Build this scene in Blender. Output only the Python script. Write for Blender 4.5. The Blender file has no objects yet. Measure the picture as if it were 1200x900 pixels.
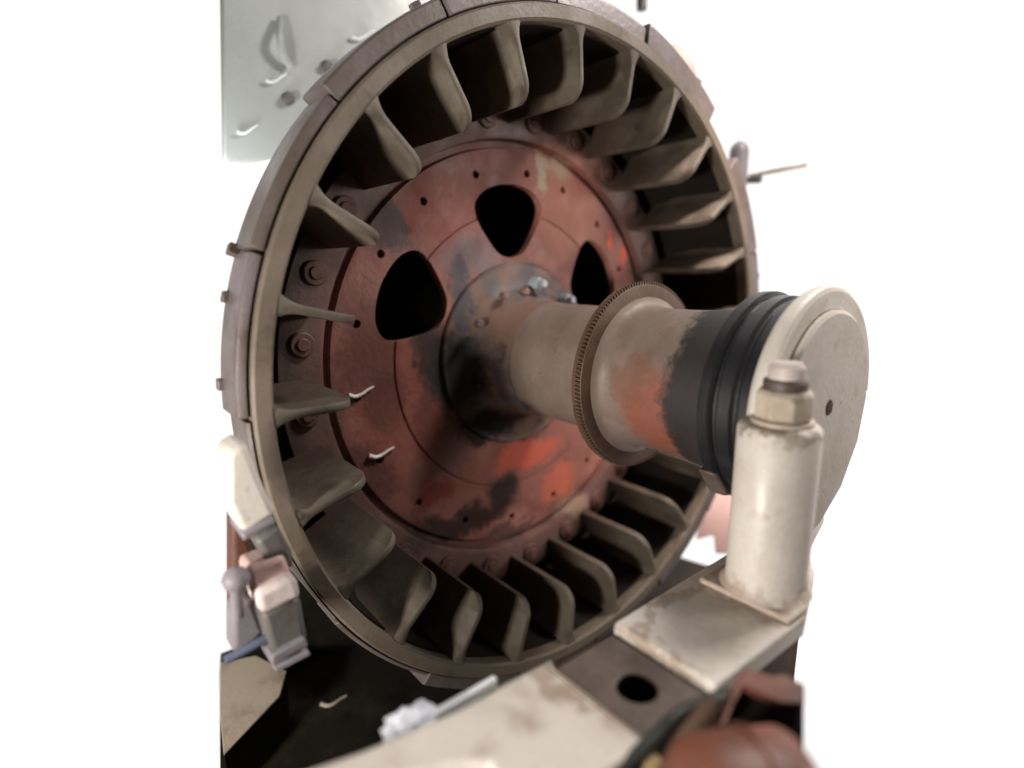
import bpy, bmesh, math, random
from mathutils import Vector, Matrix, noise as mnoise
random.seed(7)
rad = math.radians
sc = bpy.context.scene
COL = sc.collection

# ------------------------------------------------------------------ camera, light, exposure
CAM = Vector((1.264, -1.358, 0.309)); YAW, PITCH, FPX = 2.457, -0.198, 667.0
FWD = Vector((math.cos(PITCH)*math.cos(YAW), math.cos(PITCH)*math.sin(YAW), math.sin(PITCH)))
RGT = Vector((math.sin(YAW), -math.cos(YAW), 0)); UPV = RGT.cross(FWD)
cd = bpy.data.cameras.new('camera'); cam = bpy.data.objects.new('camera', cd); COL.objects.link(cam)
cd.sensor_width = 36; cd.lens = 36*FPX/1200; cd.clip_start = 0.02; cd.clip_end = 200
m = Matrix((RGT, UPV, -FWD)).transposed().to_4x4(); m.translation = CAM; cam.matrix_world = m
cd.dof.use_dof = True; cd.dof.focus_distance = 1.5; cd.dof.aperture_fstop = 0.62
sc.camera = cam
w = bpy.data.worlds.new('World'); sc.world = w; w.use_nodes = True
bgn = w.node_tree.nodes['Background']
bgn.inputs[0].default_value = (1.0, 0.97, 0.94, 1); bgn.inputs[1].default_value = 0.03
sc.view_settings.view_transform = 'Standard'; sc.view_settings.look = 'None'
sc.view_settings.exposure = -0.2; sc.view_settings.gamma = 1

def area(name, loc, target, size, power, color=(1, 1, 1)):
    l = bpy.data.lights.new(name, 'AREA'); l.size = size; l.energy = power; l.color = color
    o = bpy.data.objects.new(name, l); COL.objects.link(o); o.location = loc
    o.rotation_euler = (Vector(target)-Vector(loc)).to_track_quat('-Z', 'Y').to_euler()
    return o
area('window_lamp', (2.3, 1.9, .6), (0.0, .3, 0), .8, 50, (1, 0.9, 0.84))
area('top_lamp', (.85, 1.15, 2.3), (0.3, 0, 0), .55, 92, (1, 0.94, 0.89))
area('side_lamp', (.62, -2.5, -.16), (0.2, 0, 0.2), .3, 68, (1, 0.95, 0.88))
spt = bpy.data.lights.new('blade_fill_spot', 'SPOT'); spt.energy = 330; spt.color = (1, .80, .72); spt.spot_size = rad(38); spt.spot_blend = 1; spt.shadow_soft_size = .12  # added fill spot that brightens the right-hand blades
so = bpy.data.objects.new('blade_fill_spot', spt); COL.objects.link(so); so.location = (.8, .7, 2.2)
so.rotation_euler = (Vector((-.05, .92, .3))-so.location).to_track_quat('-Z', 'Y').to_euler()
area('glare_lamp', (-.80, -.95, .40), (-1.0, -.82, .58), .22, 5, (1, 1, 1))  # added lamp that whitens the lower edge of the grey sheet
pt = bpy.data.lights.new('cabinet_fill_lamp', 'POINT'); pt.energy = 13; pt.shadow_soft_size = .05; pt.color = (1, .88, .82)  # added lamp hidden behind the rim to light the pink cabinet
po = bpy.data.objects.new('cabinet_fill_lamp', pt); COL.objects.link(po); po.location = (-.22, .95, -.73)

# ------------------------------------------------------------------ helpers
def ray(px, py): return RGT*((px-600)/FPX) - UPV*((py-450)/FPX) + FWD
def at(px, py, axis, val):
    d = ray(px, py); return CAM + d*((val-CAM[axis])/d[axis])
def atd(px, py, depth): return CAM + ray(px, py)*depth
def S(r, g, b):
    return tuple(((c/255)/12.92 if c/255 <= .04045 else ((c/255+.055)/1.055)**2.4) for c in (r, g, b))

def finish(name, bm, mat, parent=None, bevel=0, angle=35, shade=True, seg=2):
    bmesh.ops.remove_doubles(bm, verts=bm.verts, dist=1e-6)
    bmesh.ops.recalc_face_normals(bm, faces=bm.faces)
    me = bpy.data.meshes.new(name); bm.to_mesh(me); bm.free()
    return link(name, me, mat, parent, bevel, angle, shade, seg)
def link(name, me, mat, parent=None, bevel=0, angle=35, shade=True, seg=2):
    if shade:
        me.shade_smooth(); me.set_sharp_from_angle(angle=rad(angle))
    me.materials.clear(); me.materials.append(mat)
    o = bpy.data.objects.new(name, me); COL.objects.link(o)
    if parent: o.parent = parent
    if bevel:
        b = o.modifiers.new('bevel', 'BEVEL'); b.width = bevel; b.segments = seg; b.limit_method = 'ANGLE'; b.angle_limit = rad(40)
        b.harden_normals = False
    return o
def thing(name, label, cat, loc=(0, 0, 0), group=None):
    o = bpy.data.objects.new(name, None); COL.objects.link(o); o.location = loc; o.empty_display_size = .05
    o['label'] = label; o['category'] = cat
    if group: o['group'] = group
    return o
def tag(o, label, cat, group=None):
    o['label'] = label; o['category'] = cat
    if group: o['group'] = group
    return o
def struct(o): o['kind'] = 'structure'; return o

def add_lathe(bm, prof, n=96, a0=0, a1=360, jit=0, closed=True):
    """closed profile [(x, r)] swept about the X axis"""
    full = abs(a1-a0-360) < 1e-6
    cnt = n if full else n+1
    rings = []
    for i in range(cnt):
        a = rad(a0+(a1-a0)*i/n); c, s = math.cos(a), math.sin(a)
        rings.append([bm.verts.new((x, r*c, r*s)) for x, r in prof])
    k = len(prof)
    for i in range(n):
        A = rings[i]; B = rings[(i+1) % cnt]
        for j in range(k if closed else k-1):
            bm.faces.new((A[j], A[(j+1) % k], B[(j+1) % k], B[j]))
    if not full and closed:
        bm.faces.new(rings[0]); bm.faces.new(list(reversed(rings[-1])))
def lathe(*a, **k):
    bm = bmesh.new(); add_lathe(bm, *a, **k); return bm
def add_prism(bm, pts, vec):
    v = Vector(vec)
    A = [bm.verts.new(p) for p in pts]; B = [bm.verts.new(Vector(p)+v) for p in pts]
    n = len(pts)
    bm.faces.new(A); bm.faces.new(list(reversed(B)))
    for i in range(n): bm.faces.new((A[i], A[(i+1) % n], B[(i+1) % n], B[i]))
def prism(pts, vec):
    bm = bmesh.new(); add_prism(bm, pts, vec); return bm
def add_box(bm, lo, hi):
    x0, y0, z0 = lo; x1, y1, z1 = hi
    add_prism(bm, [(x0, y0, z0), (x1, y0, z0), (x1, y1, z0), (x0, y1, z0)], (0, 0, z1-z0))
def box(lo, hi):
    bm = bmesh.new(); add_box(bm, lo, hi); return bm
def add_cyl(bm, p0, p1, prof, n=32):
    """prof: [(t along, radius)] open profile, capped"""
    p0 = Vector(p0); p1 = Vector(p1); d = (p1-p0); L = d.length; d.normalize()
    u = d.orthogonal().normalized(); v = d.cross(u)
    rings = []
    for t, r in prof:
        rings.append([bm.verts.new(p0+d*(L*t)+(u*math.cos(2*math.pi*i/n)+v*math.sin(2*math.pi*i/n))*r) for i in range(n)])
    for A, B in zip(rings, rings[1:]):
        for i in range(n): bm.faces.new((A[i], A[(i+1) % n], B[(i+1) % n], B[i]))
    bm.faces.new(list(reversed(rings[0]))); bm.faces.new(rings[-1])
def cyl(*a, **k):
    bm = bmesh.new(); add_cyl(bm, *a, **k); return bm
def tube(path, r, n=12, r_end=None):
    bm = bmesh.new(); pts = [Vector(p) for p in path]; rings = []
    up = None
    for i, p in enumerate(pts):
        d = (pts[min(i+1, len(pts)-1)]-pts[max(i-1, 0)]).normalized()
        if up is None: up = d.orthogonal().normalized()
        up = (up-d*up.dot(d)).normalized(); v = d.cross(up)
        rr = r if r_end is None else r+(r_end-r)*i/(len(pts)-1)
        rings.append([bm.verts.new(p+(up*math.cos(2*math.pi*k/n)+v*math.sin(2*math.pi*k/n))*rr) for k in range(n)])
    for A, B in zip(rings, rings[1:]):
        for i in range(n): bm.faces.new((A[i], A[(i+1) % n], B[(i+1) % n], B[i]))
    bm.faces.new(list(reversed(rings[0]))); bm.faces.new(rings[-1])
    return bm
def spline(pts, n=8):
    P = [Vector(p) for p in pts]; P = [P[0]*2-P[1]]+P+[P[-1]*2-P[-2]]; out = []
    for i in range(1, len(P)-2):
        a, b, c, d = P[i-1:i+3]
        for k in range(n):
            t = k/n
            out.append(.5*((2*b)+(c-a)*t+(2*a-5*b+4*c-d)*t*t+(3*b-a-3*c+d)*t**3))
    return out+[P[-2]]
def boolean_cut(bm_base, cutters):
    def tmp(b):
        bmesh.ops.recalc_face_normals(b, faces=b.faces)
        me = bpy.data.meshes.new('t'); b.to_mesh(me); b.free()
        o = bpy.data.objects.new('t', me); COL.objects.link(o); return o
    base = tmp(bm_base); cut = tmp(cutters)
    md = base.modifiers.new('b', 'BOOLEAN'); md.operation = 'DIFFERENCE'; md.solver = 'EXACT'; md.object = cut
    dg = bpy.context.evaluated_depsgraph_get()
    me = bpy.data.meshes.new_from_object(base.evaluated_get(dg), depsgraph=dg)
    bpy.data.objects.remove(base); bpy.data.objects.remove(cut)
    return me

# ------------------------------------------------------------------ materials
def material(name, base, layers=(), blobs=(), radial=None, rough=.7, rough_var=.15, metallic=0, bump=.25, bump_scale=60, spec=.4, coat=0):
    """layers: (colour, noise scale, lo, hi, amount[, stretch]); blobs: (centre, (rx,ry,rz), colour, amount[, softness]) are stains and painted shade at fixed places of the thing"""
    mt = bpy.data.materials.new(name); mt.use_nodes = True; nt = mt.node_tree; N = nt.nodes; L = nt.links
    b = N['Principled BSDF']; b.inputs['Metallic'].default_value = metallic; b.inputs['Specular IOR Level'].default_value = spec
    b.inputs['Coat Weight'].default_value = coat
    tc = N.new('ShaderNodeTexCoord'); oi = N.new('ShaderNodeObjectInfo')
    def val(col):
        n = N.new('ShaderNodeRGB'); n.outputs[0].default_value = (*col, 1); return n.outputs[0]
    def mix(f, a, c):
        n = N.new('ShaderNodeMix'); n.data_type = 'RGBA'; L.new(f, n.inputs[0]); L.new(a, n.inputs[6]); L.new(c, n.inputs[7]); return n.outputs[2]
    def nz(scale, detail=6, seed=0, stretch=None, rg=.6):
        mp = N.new('ShaderNodeMapping'); mp.inputs['Location'].default_value = (seed*3.1, seed*1.7, seed*2.3)
        if stretch: mp.inputs['Scale'].default_value = stretch
        sh = N.new('ShaderNodeVectorMath'); sh.operation = 'MULTIPLY_ADD'; sh.inputs[1].default_value = (17, 11, 23)
        L.new(oi.outputs['Random'], sh.inputs[0]); L.new(tc.outputs['Object'], sh.inputs[2]); L.new(sh.outputs[0], mp.inputs[0])
        n = N.new('ShaderNodeTexNoise'); n.inputs['Scale'].default_value = scale; n.inputs['Detail'].default_value = detail
        n.inputs['Roughness'].default_value = rg; L.new(mp.outputs[0], n.inputs['Vector']); return n
    def ramp(src, lo, hi, amt):
        n = N.new('ShaderNodeMapRange'); n.interpolation_type = 'SMOOTHSTEP'
        n.inputs[1].default_value = lo; n.inputs[2].default_value = hi; n.inputs[3].default_value = 0; n.inputs[4].default_value = amt
        L.new(src, n.inputs[0]); return n.outputs[0]
    col = val(base)
    for i, ly in enumerate(layers):
        c, s, lo, hi, amt = ly[:5]
        st = ly[5] if len(ly) > 5 else None
        col = mix(ramp(nz(s, 7, i+1, st).outputs[0], lo, hi, amt), col, val(c))
    if radial:
        mp = N.new('ShaderNodeVectorMath'); mp.operation = 'MULTIPLY'; mp.inputs[1].default_value = (0, 1, 1); L.new(tc.outputs['Object'], mp.inputs[0])
        ln = N.new('ShaderNodeVectorMath'); ln.operation = 'LENGTH'; L.new(mp.outputs[0], ln.inputs[0])
        rnz = nz(6, 6, 15); ma = N.new('ShaderNodeMath'); ma.operation = 'MULTIPLY_ADD'; ma.inputs[1].default_value = .12; L.new(rnz.outputs[0], ma.inputs[0]); L.new(ln.outputs['Value'], ma.inputs[2])
        for lo, hi, c, amt in radial: col = mix(ramp(ma.outputs[0], lo, hi, amt), col, val(c))
    if blobs:
        wn = nz(9, 6, 11); wn2 = nz(45, 4, 12)
        sub = N.new('ShaderNodeVectorMath'); sub.operation = 'SUBTRACT'; L.new(wn.outputs['Color'], sub.inputs[0]); sub.inputs[1].default_value = (.5, .5, .5)
        sub2 = N.new('ShaderNodeVectorMath'); sub2.operation = 'SUBTRACT'; L.new(wn2.outputs['Color'], sub2.inputs[0]); sub2.inputs[1].default_value = (.5, .5, .5)
        sc1 = N.new('ShaderNodeVectorMath'); sc1.operation = 'SCALE'; L.new(sub.outputs[0], sc1.inputs[0]); sc1.inputs['Scale'].default_value = .16
        sc2 = N.new('ShaderNodeVectorMath'); sc2.operation = 'MULTIPLY_ADD'; L.new(sub2.outputs[0], sc2.inputs[0]); sc2.inputs[1].default_value = (.075,)*3; L.new(sc1.outputs[0], sc2.inputs[2])
        ad = N.new('ShaderNodeVectorMath'); ad.operation = 'ADD'; L.new(tc.outputs['Object'], ad.inputs[0]); L.new(sc2.outputs[0], ad.inputs[1])
        for bl in blobs:
            cen, rr, c, amt = bl[:4]; soft = bl[4] if len(bl) > 4 else .38
            s1 = N.new('ShaderNodeVectorMath'); s1.operation = 'SUBTRACT'; L.new(ad.outputs[0], s1.inputs[0]); s1.inputs[1].default_value = cen
            s2 = N.new('ShaderNodeVectorMath'); s2.operation = 'DIVIDE'; L.new(s1.outputs[0], s2.inputs[0]); s2.inputs[1].default_value = rr
            s3 = N.new('ShaderNodeVectorMath'); s3.operation = 'LENGTH'; L.new(s2.outputs[0], s3.inputs[0])
            mr = N.new('ShaderNodeMapRange'); mr.interpolation_type = 'SMOOTHSTEP'
            mr.inputs[1].default_value = 1+soft; mr.inputs[2].default_value = max(0, 1-soft); mr.inputs[3].default_value = 0; mr.inputs[4].default_value = amt
            L.new(s3.outputs['Value'], mr.inputs[0]); col = mix(mr.outputs[0], col, val(c))
    fine = nz(bump_scale*2.2, 8, 5)
    hs = N.new('ShaderNodeHueSaturation'); L.new(col, hs.inputs['Color'])
    mv = N.new('ShaderNodeMapRange'); mv.inputs[1].default_value = .3; mv.inputs[2].default_value = .7; mv.inputs[3].default_value = .93; mv.inputs[4].default_value = 1.07
    L.new(fine.outputs[0], mv.inputs[0]); L.new(mv.outputs[0], hs.inputs['Value']); L.new(hs.outputs[0], b.inputs['Base Color'])
    rn = nz(7, 6, 8); mr = N.new('ShaderNodeMapRange'); mr.inputs[1].default_value = .3; mr.inputs[2].default_value = .7
    mr.inputs[3].default_value = max(.05, rough-rough_var); mr.inputs[4].default_value = min(1, rough+rough_var)
    L.new(rn.outputs[0], mr.inputs[0]); L.new(mr.outputs[0], b.inputs['Roughness'])
    if bump:
        bn = nz(bump_scale, 8, 3); bp = N.new('ShaderNodeBump'); bp.inputs['Strength'].default_value = bump; bp.inputs['Distance'].default_value = .006
        L.new(bn.outputs[0], bp.inputs['Height']); L.new(bp.outputs[0], b.inputs['Normal'])
    return mt

XD = -0.37
def D(px, py): return tuple(at(px, py, 0, XD))
M = {}
M['ring'] = material('dusty_brown_iron', S(100, 89, 76), [(S(118, 106, 96), 5, .45, .65, .7), (S(76, 62, 50), 9, .55, .7, .7), (S(120, 100, 90), 24, .6, .75, .4)], rough=.62)
M['rim'] = material('lilac_grey_iron', S(92, 81, 75), [(S(108, 98, 100), 4, .42, .62, .9), (S(80, 62, 54), 8, .55, .72, .8), (S(60, 50, 44), 22, .62, .75, .6)], rough=.5)
M['blade'] = material('blade_iron', S(100, 91, 79), [(S(72, 62, 52), 6, .42, .62, .8), (S(126, 114, 102), 9, .58, .72, .6), (S(92, 62, 46), 22, .6, .74, .6), (S(48, 40, 34), 16, .62, .74, .7)],
    [((-.36, 0, .9), (.16, 9, 9), S(66, 48, 42), .75, .7)], rough=.6)  # blade roots darkened toward the disc, shade put into the colour
M['cavity'] = material('shade_black', S(30, 26, 22), [(S(46, 36, 30), 6, .5, .7, .6)], rough=.9, spec=.15)  # black paint stands for shade inside wheel, hole and bracket
RED = S(168, 96, 84)
M['disc'] = material('worn_red_paint', S(152, 99, 89), [
    (S(176, 120, 106), 4, .45, .6, .8), (S(128, 78, 66), 7, .5, .68, .8), (S(110, 84, 72), 3, .55, .72, .7), (S(150, 120, 108), 15, .58, .72, .5), (S(70, 48, 42), 26, .63, .74, .6), (S(104, 78, 70), 2.2, .52, .64, .4), (S(186, 140, 122), 34, .66, .74, .5)],
    [
    (D(470, 470), (.2, .16, .24), S(150, 84, 72), .6), (D(655, 235), (.2, .2, .18), S(188, 122, 104), .75),
    (D(520, 255), (.2, .16, .09), S(172, 92, 76), .6),
    (D(545, 310), (.1, .10, .06), S(140, 116, 114), .8), (D(590, 316), (.1, .12, .03), S(120, 112, 116), .7),
    (D(462, 268), (.1, .05, .07), S(74, 74, 82), .8), (D(430, 410), (.1, .1, .2), S(104, 70, 64), .7), (D(430, 560), (.1, .1, .1), S(84, 54, 50), .7), (D(555, 300), (.1, .12, .07), S(150, 126, 128), .75), (D(538, 345), (.1, .05, .13), S(74, 74, 84), .85), (D(528, 440), (.1, .08, .15), S(34, 40, 40), .97), (D(505, 420), (.1, .06, .14), S(48, 52, 54), .85), (D(560, 500), (.1, .12, .06), S(36, 32, 30), .95),  # dark hub patches here and below: grease plus the shaft's shadow painted in
    (D(610, 505), (.1, .10, .045), S(28, 32, 30), .95), (D(530, 530), (.1, .06, .07), S(146, 112, 106), .85), (D(510, 575), (.1, .07, .05), S(142, 58, 44), .8),
    (D(620, 530), (.1, .16, .055), S(204, 98, 78), .95, .4), (D(655, 565), (.1, .1, .07), S(200, 108, 88), .95, .4), (D(672, 590), (.1, .09, .05), S(158, 130, 112), .8),
    (D(590, 575), (.1, .08, .07), S(44, 40, 40), .92), (D(540, 612), (.1, .24, .05), S(40, 30, 27), .9), (D(500, 500), (.1, .05, .12), S(112, 66, 56), .7), (D(455, 470), (.1, .06, .1), S(96, 62, 56), .6), (D(600, 620), (.1, .12, .03), S(90, 68, 66), .8),
    (D(636, 205), (.1, .03, .06), S(196, 176, 150), .95, .25), (D(655, 195), (.1, .05, .03), S(186, 160, 132), .8, .4),
    (D(715, 285), (.1, .014, .05), S(236, 98, 72), .95, .3), (D(730, 300), (.1, .014, .05), S(220, 100, 76), .85, .3),
    (D(450, 260), (.1, .07, .07), S(92, 78, 76), .8), (D(770, 200), (.1, .06, .2), S(70, 66, 62), .7),
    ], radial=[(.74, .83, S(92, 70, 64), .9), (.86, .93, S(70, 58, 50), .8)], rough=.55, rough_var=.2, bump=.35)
def SH(px, py): return tuple(at(px, py, 1, -.19))
M['shaft'] = material('tan_bare_steel', S(126, 110, 100), [(S(112, 94, 84), 5, .45, .62, .8, (1, .5, .5)), (S(142, 120, 112), 9, .5, .68, .6), (S(96, 74, 62), 30, .6, .72, .5), (S(70, 64, 62), 7, .6, .75, .4)],
    [((.40, -.17, -.06), (.10, .2, .12), S(142, 78, 60), .8), ((.33, -.19, .02), (.06, .12, .07), S(120, 84, 66), .7), ((.56, 0, 0), (.12, 9, 9), S(44, 42, 44), .95, .25),
     ((-.30, -.16, .03), (.07, .2, .10), S(42, 48, 46), .9), ((-.26, -.1, -.16), (.14, .2, .06), S(34, 32, 30), .9), ((-.3, -.2, -.08), (.03, .1, .03), S(170, 96, 60), .9, .3)],  # dark patches at the hub end: grease and painted shade
    rough=.55, rough_var=.14, bump=.16, spec=.4)
M['gear'] = material('brown_cast_iron', S(90, 68, 55), [(S(104, 84, 70), 10, .5, .7, .8), (S(66, 50, 42), 18, .55, .7, .7)], rough=.6, bump=.3)
M['collar'] = material('greasy_shaded_hub_iron', S(126, 100, 86), [(S(82, 84, 92), 5, .45, .62, .8), (S(60, 52, 50), 11, .55, .7, .8)],
    [(tuple(at(535, 445, 0, -.33)), (.1, .1, .16), S(36, 42, 42), .95), (tuple(at(575, 500, 0, -.33)), (.1, .16, .06), S(34, 30, 28), .95), (tuple(at(545, 345, 0, -.33)), (.1, .04, .14), S(72, 76, 88), .8)], rough=.5)  # dark patches at lower left: grease with the shaft's shadow painted in
M['bolt'] = material('bolt_steel', S(104, 74, 66), [(S(84, 62, 54), 30, .45, .65, .8)], rough=.55)
M['nut'] = material('blue_grey_nut_steel', S(150, 160, 168), [(S(110, 112, 116), 30, .5, .7, .7)], rough=.4)
M['hole'] = material('tapped_hole_black', S(44, 34, 30), rough=.8, bump=0)
M['seal'] = material('black_rubber', S(34, 34, 36), [(S(54, 54, 58), 14, .5, .7, .6, (.3, 1, 1))], rough=.36, rough_var=.1, bump=.1, spec=.5)
M['cream'] = material('cream_paint', S(208, 200, 190), [(S(194, 184, 172), 5, .44, .62, .7), (S(160, 140, 122), 13, .60, .74, .6), (S(222, 216, 210), 3, .5, .7, .6), (S(116, 96, 80), 40, .66, .75, .7), (S(150, 126, 106), 3.2, .6, .68, .5)],
    [((.757, -.262, -.34), (.12, .12, .028), S(150, 124, 102), .75, .5), ((.757, -.262, .012), (.10, .10, .012), S(120, 100, 84), .8, .5), ((.70, -.60, -.35), (.14, .018, .03), S(146, 120, 98), .7), ((.66, -.45, -.35), (.018, .16, .03), S(150, 124, 100), .6),
     ((.70, -.80, -.35), (.12, .02, .03), S(140, 116, 96), .65), ((.79, -.50, -.35), (.05, .07, .03), S(188, 178, 168), .6)], rough=.5, bump=.16)
M['cream2'] = material('stained_cream_paint', S(192, 178, 162), [(S(166, 148, 130), 6, .45, .62, .8), (S(112, 92, 76), 18, .56, .70, .8)], rough=.55, bump=.25)
M['grime'] = material('oily_brown_steel', S(100, 86, 78), [(S(80, 66, 58), 7, .45, .62, .8), (S(122, 110, 104), 16, .58, .72, .5), (S(58, 48, 42), 30, .6, .72, .6)], rough=.5, bump=.25)
M['beam'] = material('brown_beam_side', S(78, 56, 42), [(S(56, 40, 32), 6, .45, .65, .8)], rough=.7)
M['red'] = material('red_oxide_paint', S(112, 66, 50), [(S(84, 52, 40), 6, .45, .65, .8), (S(150, 96, 80), 11, .55, .72, .6)], rough=.5)
M['dark'] = material('pit_concrete_black', S(36, 33, 28), [(S(62, 54, 46), 4, .5, .68, .7), (S(22, 21, 19), 7, .52, .68, .8), (S(74, 66, 58), 20, .64, .76, .5)], rough=.9, spec=.1)
M['sand'] = material('sandy_concrete', S(184, 168, 148), [(S(120, 110, 100), 4, .45, .65, .8)], rough=.85)
M['grey'] = material('grey_painted_metal', S(92, 87, 84), [(S(72, 68, 66), 6, .45, .65, .8)], rough=.5)
M['pink'] = material('pale_pink_paint', S(196, 164, 156), [(S(178, 144, 138), 5, .45, .65, .7)], rough=.55)
M['white'] = material('white_enamel', S(226, 230, 232), [(S(200, 204, 208), 8, .5, .7, .5)], rough=.4, bump=.05)
M['wall'] = material('grey_wall_sheet', S(160, 164, 162), [(S(146, 150, 148), 2, .4, .65, .8), (S(190, 192, 186), 1.2, .45, .6, .7)], rough=.45, bump=.03)
M['green'] = material('grey_green_paint', S(150, 152, 138), [(S(128, 130, 118), 6, .45, .65, .8)], rough=.5)
M['rag'] = material('white_cotton', S(216, 218, 226), [(S(190, 192, 204), 12, .45, .65, .8)], rough=.9, bump=.4)
M['glint'] = material('pale_glint', S(236, 226, 214), rough=.35, bump=0)  # pale colour of the modelled light glints
M['brass'] = material('dull_brass', S(150, 128, 84), [(S(110, 90, 60), 20, .5, .7, .8)], rough=.45)
M['cable'] = material('dark_green_black_rubber', S(36, 38, 32), rough=.6)
M['lilac'] = material('lilac_grey_paint', S(126, 119, 124), [(S(98, 92, 96), 6, .45, .65, .8)], rough=.5)
M['redbrown'] = material('dark_red_brown_paint', S(92, 56, 42), [(S(70, 44, 34), 6, .45, .65, .8)], rough=.6)
M['pale'] = material('pale_dusty_paint', S(204, 190, 184), [(S(170, 156, 152), 6, .45, .65, .8)], rough=.6)
M['blue'] = material('slate_blue_paint', S(96, 102, 122), rough=.5)

# ------------------------------------------------------------------ setting: the overexposed daylight behind, pit and floor
ms = bpy.data.materials.new('overexposed_daylight'); ms.use_nodes = True
nt = ms.node_tree; nt.nodes.clear(); em = nt.nodes.new('ShaderNodeEmission'); ou = nt.nodes.new('ShaderNodeOutputMaterial')
em.inputs[0].default_value = (1, .985, .97, 1); em.inputs[1].default_value = 1.35; nt.links.new(em.outputs[0], ou.inputs[0])
bm = bmesh.new(); g = []
for i in range(33):
    row = []
    for j in range(25):
        a = rad(72+142*i/32); el = rad(-72+144*j/24)
        row.append(bm.verts.new((9*math.cos(el)*math.cos(a), 9*math.cos(el)*math.sin(a), 9*math.sin(el))))
    g.append(row)
for i in range(32):
    for j in range(24): bm.faces.new((g[i][j], g[i+1][j], g[i+1][j+1], g[i][j+1]))
struct(finish('sky', bm, ms))
ZP = -0.35                                                         # top of the bed plate
def Z(px, py, z): return at(px, py, 2, z)
PZ = -1.17
pfl = [Z(258, 915, PZ), Z(257, 790, PZ), Vector((-1.0, -.99, PZ)), Vector((-1.0, .9, PZ)), Z(846, 668, PZ), Z(760, 800, PZ), Z(650, 915, PZ), Z(330, 915, PZ)]
struct(finish('pit_floor', prism(pfl, (0, 0, -.1)), M['dark']))
struct(finish('pit_wall', box((-1.0, -.86, PZ+.001), (-.72, 1.1, -.6)), M['dark']))
sl = [Z(258, 776, -1.0), Z(300, 768, -1.0), Z(336, 786, -1.0), Z(328, 815, -1.0), Z(262, 884, -1.0), Z(257, 830, -1.0)]
struct(finish('concrete_floor', prism(sl, (0, 0, -.008)), M['sand'], bevel=.003))
c = sum((Vector(p) for p in sl), Vector())/len(sl)
struct(finish('pit_wall', prism([c+(Vector(p)-c)*.97+Vector((0, 0, -.0095)) for p in sl], (0, 0, PZ+1.008+.003)), M['dark']))

# ------------------------------------------------------------------ the wheel
wheel = thing('fan_wheel', 'large rusty red and brown bladed wheel with teardrop holes on a thick shaft', 'fan wheel')
# front ring
finish('front_ring', lathe([(0.0, 1.002), (0.0, 1.034), (-.006, 1.040), (-.05, 1.040), (-.05, .998), (-.008, .995)], 180), M['ring'], wheel)
drum = lathe([(-.05, 1.0), (-.05, 1.043), (-.15, 1.043), (-.16, 1.025), (-.6, .95), (-.62, .95), (-.62, .1), (-.6, .1), (-.6, .92), (-.24, .998)], 144)
finish('rim_drum', drum, M['rim'], wheel)
finish('rim_shade_lining', lathe([(-.051, .9985), (-.24, .996), (-.598, .918), (-.598, .11), (-.59, .11), (-.59, .91), (-.24, .990), (-.051, .9925)], 144), M['cavity'], wheel)  # black lining puts the shade between the blades into colour
segs = [(140.4, 160.6, 1.072), (119.4, 140, 1.09), (98.6, 119, 1.096), (77, 98.2, 1.1), (53.5, 76.5, 1.118), (20.6, 41.5, 1.13), (-.4, 20.2, 1.132), (-21.4, -.8, 1.125),
        (-42.4, -21.8, 1.115), (-63.4, -42.8, 1.1), (-84.4, -63.8, 1.09), (-105.4, -84.8, 1.09), (-126.4, -105.8, 1.085), (-147.4, -126.8, 1.056), (-168.4, -147.8, 1.05), (161, 180.4, 1.068), (180.8, 191.2, 1.054)]
for a0, a1, ro in segs:
    j = random.uniform(-.006, .004)
    prof = [(-.012+j, 1.044), (-.016+j, ro-.006), (-.022+j, ro), (-.145+j, ro), (-.15+j, ro-.006), (-.15+j, 1.044)]
    finish('rim_plate', lathe(prof, max(4, int((a1-a0)/1.6)), a0, a1), M['rim'], wheel, bevel=.004)
# small stops and keys on the rim
for a, r, xx in [(158.9, 1.075, -.14), (166.2, 1.068, -.13), (177.6, 1.066, -.14), (-172, 1.065, -.11), (122.5, 1.092, -.07), (14, 1.134, -.04), (-32, 1.126, -.05), (60.2, 1.122, -.04)]:
    bm = box((xx-.012, -.013, -.014), (xx+.012, .013, .012))
    bmesh.ops.rotate(bm, verts=bm.verts, cent=(0, 0, 0), matrix=Matrix.Rotation(random.uniform(-.3, .3), 3, 'Z'))
    bmesh.ops.translate(bm, verts=bm.verts, vec=(0, 0, r)); bmesh.ops.rotate(bm, verts=bm.verts, cent=(0, 0, 0), matrix=Matrix.Rotation(rad(a-90), 3, 'X'))
    finish('rim_key', bm, M['rim'], wheel, bevel=.003)
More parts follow.
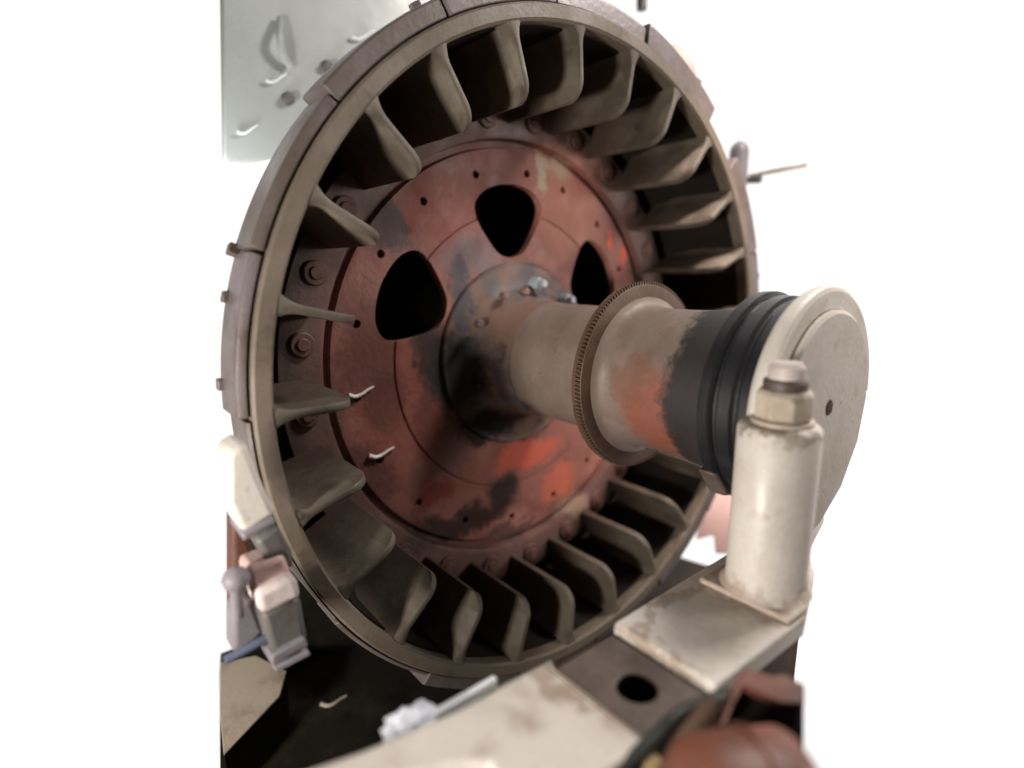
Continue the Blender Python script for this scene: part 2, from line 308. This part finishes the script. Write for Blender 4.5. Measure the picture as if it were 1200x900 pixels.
# blades: plates in the axial-radial plane, rounded inner front corner, fillet where they join the ring
def blade_mesh():
    bm = bmesh.new(); rs = []
    r0, rc = .800, .062
    for i in range(9): rs.append(r0+rc*(1-math.cos(i/8*math.pi/2)))
    rs += [.88, .91, .94, .955, .968, .98, .99, .998]
    xb = -.35; cols = []
    for r in rs:
        xf = -.003
        if r < r0+rc: t = (r0+rc-r)/rc; xf = -.003-rc*(1-math.sqrt(max(0, 1-t*t)))
        th = .0105+.018*max(0, (r-.95)/.048)**2
        e = .004
        xs = [xf-.0, xf-e, -.1, -.2, -.3, xb] if xf-e > -.1 else [xf, xf-e, -.13, -.2, -.3, xb]
        L_, R_ = [], []
        for k, x in enumerate(xs):
            t2 = th*(.55 if k == 0 else 1)*(.62 if r == rs[0] else 1)
            bow = .012*math.sin((x/xb)*math.pi)*0
            L_.append(bm.verts.new((x, -t2+bow, r))); R_.append(bm.verts.new((x, t2+bow, r)))
        cols.append((L_, R_))
    for (La, Ra), (Lb, Rb) in zip(cols, cols[1:]):
        for k in range(5):
            bm.faces.new((La[k], La[k+1], Lb[k+1], Lb[k])); bm.faces.new((Ra[k], Rb[k], Rb[k+1], Ra[k+1]))
        bm.faces.new((La[0], Lb[0], Rb[0], Ra[0])); bm.faces.new((La[5], Ra[5], Rb[5], Lb[5]))
    La, Ra = cols[0]
    for k in range(5): bm.faces.new((La[k], Ra[k], Ra[k+1], La[k+1]))
    La, Ra = cols[-1]
    for k in range(5): bm.faces.new((La[k], La[k+1], Ra[k+1], Ra[k]))
    return bm
b0 = finish('blade', blade_mesh(), M['blade'], wheel, angle=50)
for k in range(25):
    o = b0 if k == 0 else b0.copy()
    if k: COL.objects.link(o)
    o.rotation_euler = (rad(94.3+14.4*k-90+random.uniform(-.35, .35)), 0, 0)
# hub disc with teardrop holes and tapped holes
prof = [(-.345, .765), (-.345, .880), (-.350, .885), (-.40, .885), (-.40, .2), (XD, .2), (XD, .506), (XD-.007, .508), (XD-.007, .513), (XD, .515), (XD, .722), (XD-.02, .727), (XD-.02, .748), (-.35, .752)]
base = lathe(prof, 160)
cut = bmesh.new()
for a in (34, 94, 154):
    raw = [(.352, 0), (.372, 8.5), (.43, 13.5), (.505, 16.3), (.56, 15.4), (.595, 9.5), (.606, 0), (.595, -9.5), (.56, -15.4), (.505, -16.3), (.43, -13.5), (.372, -8.5)]
    loop = [Vector((0, r*math.cos(rad(a+d)), r*math.sin(rad(a+d)))) for r, d in raw]
    sm = spline(loop+[loop[0]], 5)[:-1]
    add_prism(cut, [Vector((-.5, p.y, p.z)) for p in sm], (.3, 0, 0))
for k in range(18):
    a = rad(86+20.2*k)
    if k > 5 and 20.2*k < 120: pass
    cy, cz = .648*math.cos(a), .648*math.sin(a)
    add_cyl(cut, (-.388, cy, cz), (-.3, cy, cz), [(0, .0135), (1, .0135)], 16)
me = boolean_cut(base, cut)
disc = link('hub_disc', me, M['disc'], wheel, angle=30, bevel=.005)
def bolt_bm():
    bm = bmesh.new()
    add_cyl(bm, (-.347, 0, 0), (-.333, 0, 0), [(0, .036), (.75, .036), (1, .032)], 32)
    add_cyl(bm, (-.334, 0, 0), (-.326, 0, 0), [(0, .019), (.7, .019), (1, .016)], 20)
    return bm
q0 = finish('bolt', bolt_bm(), M['bolt'], disc)
for k in range(25):
    o = q0 if k == 0 else q0.copy()
    if k: COL.objects.link(o)
    a = rad(86.4+14.4*k); o.location = (0, .816*math.cos(a), .816*math.sin(a)); o.rotation_euler = (random.uniform(0, 1), 0, 0)
t0 = finish('hole_lining', cyl((-.3955, 0, 0), (-.386, 0, 0), [(0, .0133), (1, .0133)], n=16), M['hole'], disc)
for k in range(18):
    o = t0 if k == 0 else t0.copy()
    if k: COL.objects.link(o)
    a = rad(86+20.2*k); o.location = (0, .648*math.cos(a), .648*math.sin(a))
# hub collar, its studs and nuts
collar = finish('hub_collar', lathe([(-.371, .2), (-.371, .338), (-.362, .338), (-.357, .332), (-.359, .322), (-.356, .312), (-.352, .285), (-.340, .258), (-.318, .236), (-.29, .221), (-.25, .209), (-.21, .203), (-.17, .2005), (-.17, .15), (-.37, .15)], 96), M['collar'], wheel, angle=40)
for px, py, tilt in [(628, 322, 0), (664, 345, 0)]:
    p = at(px, py, 0, -.30); a = math.atan2(p.z, p.y); r = .262
    y, z = r*math.cos(a), r*math.sin(a)
    n = finish('nut', cyl((-.315, y, z), (-.27, y, z), [(0, .024), (.85, .024), (1, .02)], n=6), M['nut'], collar, bevel=.002)
    finish('stud', cyl((-.271, y, z), (-.245, y, z), [(0, .014), (.85, .014), (1, .011)], n=16), M['nut'], collar)
for aa, r in [(150, .26), (118, .25), (200, .25), (95, .235), (-60, .25)]:
    y, z = r*math.cos(rad(aa)), r*math.sin(rad(aa))
    finish('set_screw', cyl((-.31, y, z), (-.285, y, z), [(0, .014), (.8, .014), (1, .010)], n=12), M['collar'], collar)
# shaft
sp = [(-.36, .2), (-.2, .197), (.0, .197), (.17, .198), (.178, .2), (.19, .2), (.2225, .232), (.228, .221), (.237, .212), (.255, .206), (.28, .203), (.32, .202), (.40, .203), (.48, .209), (.54, .214), (.575, .216), (.718, .216), (.722, .212), (.722, .02), (-.36, .02)]
finish('shaft', lathe(sp, 128), M['shaft'], wheel, angle=40)
bm = bmesh.new(); NT = 150
prof0 = [(.188, .19), (.188, .270), (.192, .274), (.203, .274), (.206, .268), (.216, .268), (.219, .266), (.2215, .256), (.222, .24), (.222, .19)]
add_lathe(bm, prof0, 128)
finish('toothed_ring', bm, M['gear'], wheel, angle=30)
ring = wheel.children[-1]
bm = bmesh.new()
for k in range(NT):
    a = 2*math.pi*k/NT; c_, s_ = math.cos(a), math.sin(a); tw = .0034
    for_r = [(.266, tw), (.2775, tw*.6)]
    vs = []
    for x in (.2055, .217):
        for r, t in for_r:
            for sg in (-1, 1): vs.append(bm.verts.new((x, r*c_-sg*t*s_, r*s_+sg*t*c_)))
    for f in ((0, 1, 3, 2), (4, 6, 7, 5), (2, 3, 7, 6), (0, 2, 6, 4), (1, 5, 7, 3)): bm.faces.new([vs[i] for i in f])
tth = finish('tooth', bm, M['gear'], ring, shade=False); tth['kind'] = 'stuff'

# ------------------------------------------------------------------ bearing pedestal and seal
ped = thing('bearing_pedestal', 'cream painted bearing pedestal with round bolt column and black seal round the shaft end', 'bearing pedestal', (0, 0, 0))
finish('seal', lathe([(.565, .218), (.565, .252), (.57, .258), (.592, .259), (.597, .254), (.6, .244), (.606, .244), (.612, .250), (.640, .250), (.646, .242), (.652, .242), (.66, .247), (.69, .247), (.69, .218)], 120), M['seal'], ped, angle=30)
finish('bearing_cap', lathe([(.685, .22), (.685, .262), (.70, .275), (.722, .275), (.73, .268), (.73, .22)], 64, 0, 180), M['cream'], ped, bevel=.006)
hb = bmesh.new()
pts = [(.69, -.27, 0), (.69, -.235, -.34), (.69, -.06, -.34), (.69, .06, -.31), (.69, .17, -.24), (.69, .245, -.13), (.69, .27, 0)]
arc = [(.69, .22*math.cos(rad(t)), .22*math.sin(rad(t))) for t in range(0, -181, -12)]
add_prism(hb, pts+arc, (.04, 0, 0))
finish('lower_housing', hb, M['cream'], ped, bevel=.008)
BX, BY, BR = .757, -.262, .078
boss = finish('bolt_column', cyl((BX, BY, -.336), (BX, BY, .014), [(0, BR+.012), (.03, BR+.004), (.07, BR), (.965, BR), (.985, BR-.003), (1, BR-.01)], n=64), M['cream'], ped, angle=50)
finish('washer', cyl((BX+.004, BY, .0145), (BX+.004, BY, .024), [(0, .058), (.8, .058), (1, .055)], n=48), M['cream2'], boss)
finish('nut', cyl((BX+.004, BY, .0245), (BX+.004, BY, .082), [(0, .05), (.06, .054), (.85, .054), (1, .047)], n=8), M['cream2'], boss, bevel=.004)
finish('end_cover', lathe([(.731, .02), (.731, .222), (.738, .222), (.744, .214), (.744, .02)], 72), M['cream'], ped)
finish('lock_ring', cyl((BX+.004, BY, .0825), (BX+.004, BY, .102), [(0, .041), (.8, .041), (1, .037)], n=32), M['grime'], boss)
finish('stud', cyl((BX+.004, BY, .1025), (BX+.004, BY, .135), [(0, .033), (.7, .033), (1, .026)], n=32), M['pale'], boss)
finish('foot', prism([(.655, -.345, ZP+.001), (.85, -.345, ZP+.001), (.85, -.27, ZP+.001), (.79, -.12, ZP+.001), (.74, -.05, ZP+.001), (.655, -.05, ZP+.001)], (0, 0, .013)), M['cream'], ped, bevel=.005)
finish('drip_lip', prism([at(838, 556, 0, .6), at(846, 552, 0, .6), at(872, 553, 0, .6), at(872, 580, 0, .6), at(852, 582, 0, .6)], (-.05, 0, 0)), M['grime'], ped, bevel=.008)

# ------------------------------------------------------------------ bed plate
bed = thing('bed_plate', 'long cream bed plate with a bare oily strip holding one round hole', 'bed plate')
x0, x1 = .632, .848
ya = -.593; yb = -.772
finish('pad', prism([(x0-.02, .27, ZP), (x0, ya, ZP), (x1, ya, ZP), (x1+.006, -.29, ZP), (.79, -.10, ZP), (.72, .02, ZP), (.66, .27, ZP)], (0, 0, -.045)), M['cream'], bed, bevel=.006)
pl = prism([(x0+.003, ya-.001, ZP-.02), (x1-.003, ya-.001, ZP-.02), (x1-.003, yb+.022, ZP-.02), (x0+.003, yb+.022, ZP-.02)], (0, 0, -.03))
hc = at(746, 806, 2, ZP-.02)
cut = cyl((hc.x, hc.y, -.5), (hc.x, hc.y, -.3), [(0, .034), (1, .034)], n=40)
strip = link('bare_strip', boolean_cut(pl, cut), M['grime'], bed, bevel=.003)
finish('hole_lining', lathe([(0, .0335), (0, .040), (.09, .040), (.09, .002), (.085, .002), (.085, .0335)], 40), M['cavity'], strip)
hl = strip.children[0]; hl.rotation_euler = (0, rad(90), 0); hl.location = (hc.x, hc.y, ZP-.0245)
# bevelled edge of the second pad, then the narrow arm, lengthened out of view to shade the wheel
p2 = [(x0+.0, yb, ZP), (x1, yb, ZP), (x1-.01, -.955, ZP), (.80, -.985, ZP), (.735, -.965, ZP), (.70, -1.01, ZP), (.665, -1.09, ZP), (.64, -1.2, ZP), (.61, -1.45, ZP), (.61, -2.3, ZP), (.54, -2.3, ZP), (.545, -1.45, ZP), (.575, -1.21, ZP), (.605, -1.09, ZP), (.626, -.95, ZP)]
finish('pad', prism(p2, (0, 0, -.045)), M['cream'], bed, bevel=.006)
finish('pad_lip', prism([(x0+.002, yb+.0215, ZP-.0205), (x0+.002, yb+.001, ZP-.001), (x0+.002, yb+.001, ZP-.045), (x0+.002, yb+.0215, ZP-.045)], (x1-x0-.006, 0, 0)), M['cream2'], bed)
finish('beam', prism([(x0+.004, .2, ZP-.05), (x0+.004, -.95, ZP-.05), (.55, -1.4, ZP-.05), (.55, -2.28, ZP-.05), (.60, -2.28, ZP-.05), (.60, -1.4, ZP-.05), (.63, -1.29, ZP-.05), (.69, -1.0, ZP-.05), (.72, -.90, ZP-.05), (.68, -.15, ZP-.05), (.655, .2, ZP-.05)], (0, 0, PZ-ZP+.05)), M['beam'], bed)  # unseen far length added to keep side light off the low wheel

# ------------------------------------------------------------------ things on and beside the bed plate
bar = tag(finish('angle_bar', prism([at(503, 852, 2, -.42), at(578, 806, 2, -.42), at(646, 772, 2, -.42), at(660, 800, 2, -.42), at(560, 850, 2, -.42), at(520, 862, 2, -.42)], (0, 0, -.03)), M['green'], bevel=.004),
    'grey green steel bar lying along the pit side of the cream bed plate', 'steel bar')
e = [at(500, 848, 2, -.418), at(578, 802, 2, -.418)]
dv = (e[1]-e[0]).normalized(); nv = Vector((dv.y, -dv.x, 0))
tag(finish('white_strip', prism([e[0], e[1], e[1]+nv*.012, e[0]+nv*.014], (0, 0, .02)), M['white'], bevel=.002),
    'thin bright white strip running along the edge of the grey green bar', 'strip')
bm = bmesh.new(); bmesh.ops.create_icosphere(bm, subdivisions=5, radius=1)
ctr = at(482, 848, 2, -.40); 
for v in bm.verts:
    n1 = mnoise.fractal(v.co*1.6+Vector((3, 1, 7)), .8, 2.1, 4); n2 = abs(mnoise.noise(v.co*4.2+Vector((9, 2, 1))))
    k = 1+.35*n1-.28*n2
    v.co = Vector((v.co.x*.045, v.co.y*.034, v.co.z*.02))*k
bmesh.ops.rotate(bm, verts=bm.verts, cent=(0, 0, 0), matrix=Matrix.Rotation(math.atan2(dv.y, dv.x), 3, 'Z'))
bmesh.ops.translate(bm, verts=bm.verts, vec=ctr)
tag(finish('rag', bm, M['rag'], angle=60), 'crumpled white rag at the lower end of the white strip beside the bed plate', 'rag')

# red oxide bracket and pipe in the near corner, rubber cable
rb = thing('red_bracket', 'red brown bracket with wavy top lip over a black shade panel beside the bed plate', 'bracket', atd(890, 800, .84))
def kid(o, par): o.parent = par; o.matrix_parent_inverse = Matrix.Translation(-par.location); return o
g = [atd(840, 850, .84), atd(852, 820, .85), atd(866, 792, .86), atd(876, 783, .87), atd(890, 786, .87), atd(905, 792, .87), atd(920, 790, .87), atd(944, 802, .86), atd(944, 828, .84), atd(915, 826, .84), (atd(890, 815, .84)), atd(872, 806, .84), atd(862, 822, .84), atd(850, 850, .83)]
kid(finish('lip', prism(g, FWD*.012+Vector((0, 0, -.012))), M['red'], bevel=.004), rb)
kid(finish('shade_panel', prism([atd(846, 850, .865), atd(862, 818, .87), atd(874, 802, .875), atd(915, 812, .875), atd(942, 822, .865), atd(942, 880, .83), atd(846, 880, .83)], FWD*.02), M['cavity']), rb)  # black panel painted as the shade under the lip
p0 = atd(838, 956, .70); p1 = atd(928, 948, .72)
pipe = thing('red_pipe', 'fat red brown pipe end lying in front of the red bracket', 'pipe', p0)
prof = [(-.55, .012), (-.52, .04), (-.42, .066), (-.25, .082), (0, .090), (.5, .092), (.96, .092), (1, .088)]
bm = cyl(p0, p1, prof, n=56); bmesh.ops.translate(bm, verts=bm.verts, vec=-p0)
finish('pipe_body', bm, M['red'], pipe, angle=50)
q = p0+(p1-p0)*.42; dd = (p1-p0).normalized()*.012
bm = cyl(q, q+dd, [(0, .094), (.3, .0965), (.7, .0965), (1, .094)], n=56); bmesh.ops.translate(bm, verts=bm.verts, vec=-p0)
finish('weld_band', bm, M['red'], pipe)
path = spline([at(840, 806, 2, -.375)+Vector((.02, 0, 0)), atd(800, 835, .85), atd(770, 862, .82), atd(738, 893, .79), atd(700, 935, .76)], 8)
tag(finish('rubber_cable', tube(path, .011), M['cable']), 'dark rubber cable curving along the near edge of the bare oily strip', 'cable')
path = spline([atd(838, 822, .84), atd(815, 850, .83), atd(790, 880, .82), atd(770, 915, .80)], 8)
tag(finish('brown_rod', tube(path, .014), M['beam']), 'brown rusty rod between the dark cable and the red pipe', 'rod')
pb = atd(762, 892, .80)
br = tag(finish('brass_fitting', cyl(pb+Vector((0, 0, -.05)), pb+Vector((0, 0, .006)), [(0, .018), (.5, .02), (.8, .02), (1, .014)], n=6), M['brass'], bevel=.003), 'small dull brass fitting beside the dark cable at the bottom edge', 'fitting')

# ------------------------------------------------------------------ machine parts behind the wheel, lower left
XL = .15
def PX(poly, x=XL, d=.2, mat='cream', name='part', parent=None, bevel=.012):
    return finish(name, prism([at(a, b, 0, x) for a, b in poly], (-d, 0, 0)), M[mat], parent, bevel=bevel)
hs = thing('cream_housing', 'cream machine housing with a bottom flange beside the left side of the wheel', 'housing', at(290, 600, 0, XL))
kid(PX([(266, 532), (288, 518), (305, 560), (325, 604), (286, 627), (266, 592)], d=.10, name='body'), hs)
kid(PX([(284, 626), (322, 606), (324, 613), (300, 627), (286, 635)], x=XL+.01, d=.1, mat='lilac', name='flange', bevel=.004), hs)
kid(PX([(298, 634), (326, 616), (344, 648), (346, 668), (318, 668)], x=XL-.01, d=.08, mat='grey', name='lower_panel'), hs)
tag(PX([(272, 590), (296, 640), (312, 690), (300, 735), (272, 730)], x=XL-.14, d=.06, mat='redbrown', name='brown_sheet'), 'dark red brown sheet behind the cream housing at the left edge', 'sheet')
tag(PX([(290, 668), (334, 650), (346, 682), (300, 700), (294, 694)], x=XL+.0, d=.08, mat='pink', name='pink_block'), 'pinkish block squeezed between cream housing and grey bolt block', 'block')
gb = thing('mounting_block', 'grey mounting block with a pale top and double base flange beside the pit', 'mounting block', at(330, 730, 0, XL))
kid(PX([(300, 696), (342, 676), (350, 682), (354, 702), (306, 722)], x=XL+.03, d=.09, mat='pale', name='pale_top'), gb)
kid(PX([(306, 720), (353, 700), (362, 752), (322, 776)], x=XL+.02, d=.08, mat='grey', name='body'), gb)
kid(PX([(318, 769), (358, 748), (362, 757), (320, 779)], x=XL+.035, d=.09, mat='lilac', name='flange', bevel=.004), gb)
kid(PX([(321, 783), (362, 763), (365, 768), (324, 789)], x=XL+.035, d=.09, mat='lilac', name='flange', bevel=.003), gb)
kn = at(277, 677, 0, XL+.02)
tag(finish('knob_post', cyl(kn+Vector((-.02, 0, -.09)), kn+Vector((0, 0, .02)), [(0, .012), (.6, .012), (.66, .022), (.78, .026), (.9, .021), (1, .006)], n=32), M['lilac'], angle=50), 'white round knob on a stem at the left edge below the cream housing', 'knob')
tag(PX([(272, 716), (296, 702), (312, 740), (300, 754), (272, 768)], x=XL-.03, d=.06, mat='lilac', name='lilac_casting'), 'lilac grey casting under the white knob at the left edge', 'casting')
bp = spline([at(263, 774, 0, XL), at(280, 765, 0, XL), at(302, 753, 0, XL), at(318, 745, 0, XL)], 6)
tag(finish('blue_pipe', tube(bp, .009), M['blue']), 'thin slate blue pipe running along the sandy floor edge', 'pipe')

# ------------------------------------------------------------------ behind the wheel: grey sheet, upper right fittings
wp = [at(259, -14, 0, -1.0), at(500, -14, 0, -1.0), at(500, 110, 0, -1.0), at(420, 150, 0, -1.0), at(330, 184, 0, -1.0), at(262, 196, 0, -1.0)]
wall = tag(finish('grey_sheet', prism(wp, (-.03, 0, 0)), M['wall'], bevel=.01), 'large pale grey metal sheet behind the upper left of the wheel', 'metal sheet')
for px, py, r, lb in [(337, 116, .018, 'small grey bolt head halfway up the grey sheet beside the rim'), (382, 78, .016, 'topmost small grey bolt head on the grey sheet close to the rim')]:
    c = at(px, py, 0, -.999)
    tag(finish('bolt_head', cyl(c, c+Vector((.03, 0, 0)), [(0, r*1.3), (.3, r*1.3), (.35, r), (1, r*.9)], n=16), M['grey'], bevel=.002), lb, 'bolt')
path = spline([at(328, 22, 0, -.985), at(327, 45, 0, -.96), at(332, 65, 0, -.97), at(340, 78, 0, -.985)], 6)
tag(finish('curved_handle', tube(path, .012), M['wall']), 'pale curved grab handle on the grey sheet', 'handle')
tag(finish('grey_post', cyl(at(752, 12, 0, -.7), at(752, -20, 0, -.7), [(0, .025), (1, .025)], n=20), M['grey']), 'grey post end showing just above the top of the wheel', 'post')
d0 = at(786, 96, 0, -.42)
bm = bmesh.new(); bmesh.ops.create_uvsphere(bm, u_segments=40, v_segments=24, radius=1)
for v in bm.verts: v.co = d0+Vector((v.co.x*.10, v.co.y*.135, v.co.z*.15))
tag(finish('pink_dome', bm, M['pink'], angle=60), 'rounded pale pink dome rising behind the upper right rim', 'dome')
c0 = at(866, 182, 0, -.3)
tag(finish('round_cap', cyl(c0+Vector((0, 0, -.3)), c0+Vector((0, 0, .065)), [(0, .045), (.86, .045), (.92, .041), (.97, .028), (1, .008)], n=32), M['lilac'], angle=60), 'lilac grey rounded cap standing behind the right rim', 'cap')
r0_, r1_ = at(878, 206, 1, 1.45), at(946, 193, 1, 1.5)
rd = thing('beige_rod', 'thin beige rod sticking out to the right behind the rim', 'rod', r0_)
bm = tube([r0_, r0_.lerp(r1_, .5), r1_], .010); bmesh.ops.translate(bm, verts=bm.verts, vec=-r0_)
finish('bar', bm, M['cream2'], rd)
bm = cyl(r0_+Vector((-.03, 0, -.02)), r0_+Vector((.06, .0, -.022)), [(0, .016), (1, .02)], n=16); bmesh.ops.translate(bm, verts=bm.verts, vec=-r0_)
finish('clamp', bm, M['grey'], rd)
tag(finish('pink_cabinet', prism([at(838, 650, 1, 1.3), at(836, 628, 1, 1.3), at(815, 634, 1, 1.3), at(830, 560, 1, 1.3), at(900, 560, 1, 1.3), at(900, 650, 1, 1.3)], (-.03, .05, 0)), M['pink'], bevel=.01), 'pale pink cabinet seen between the wheel rim and the cream bolt column', 'cabinet')

# ------------------------------------------------------------------ blurred highlights built as pale bent tubes, one per glint
def glint(px, py, axis, valx, lab, s=1.0, mat='glint', depth=None):
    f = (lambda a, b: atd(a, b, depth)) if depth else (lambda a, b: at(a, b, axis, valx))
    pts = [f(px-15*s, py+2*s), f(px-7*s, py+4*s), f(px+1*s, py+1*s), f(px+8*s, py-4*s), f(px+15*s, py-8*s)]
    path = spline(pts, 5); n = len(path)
    tag(finish('bent_glint', tube(path, .0075*s, r_end=.0035*s), M[mat], angle=70), lab, 'glint', None)
glint(423, 461, 0, XD+.007, 'highlight built as short bent pale wire lying on the red disc, upper of two')
glint(447, 532, 0, XD+.007, 'highlight built as short bent pale wire lying on the red disc, lower of two')
glint(391, 823, 2, PZ+.008, 'highlight built as short bent grey wire lying on the black pit floor below the wheel', mat='cream2')
glint(426, 42, 0, -.985, 'highlight built as bright bent wire on the grey sheet close to the upper left rim', s=.9, mat='white')
glint(324, 93, 0, -.985, 'highlight built as bright bent wire in the middle of the grey sheet', s=.8, mat='white')
glint(290, 153, 0, -.985, 'highlight built as lowest bright bent wire on the grey sheet', s=.8, mat='white')
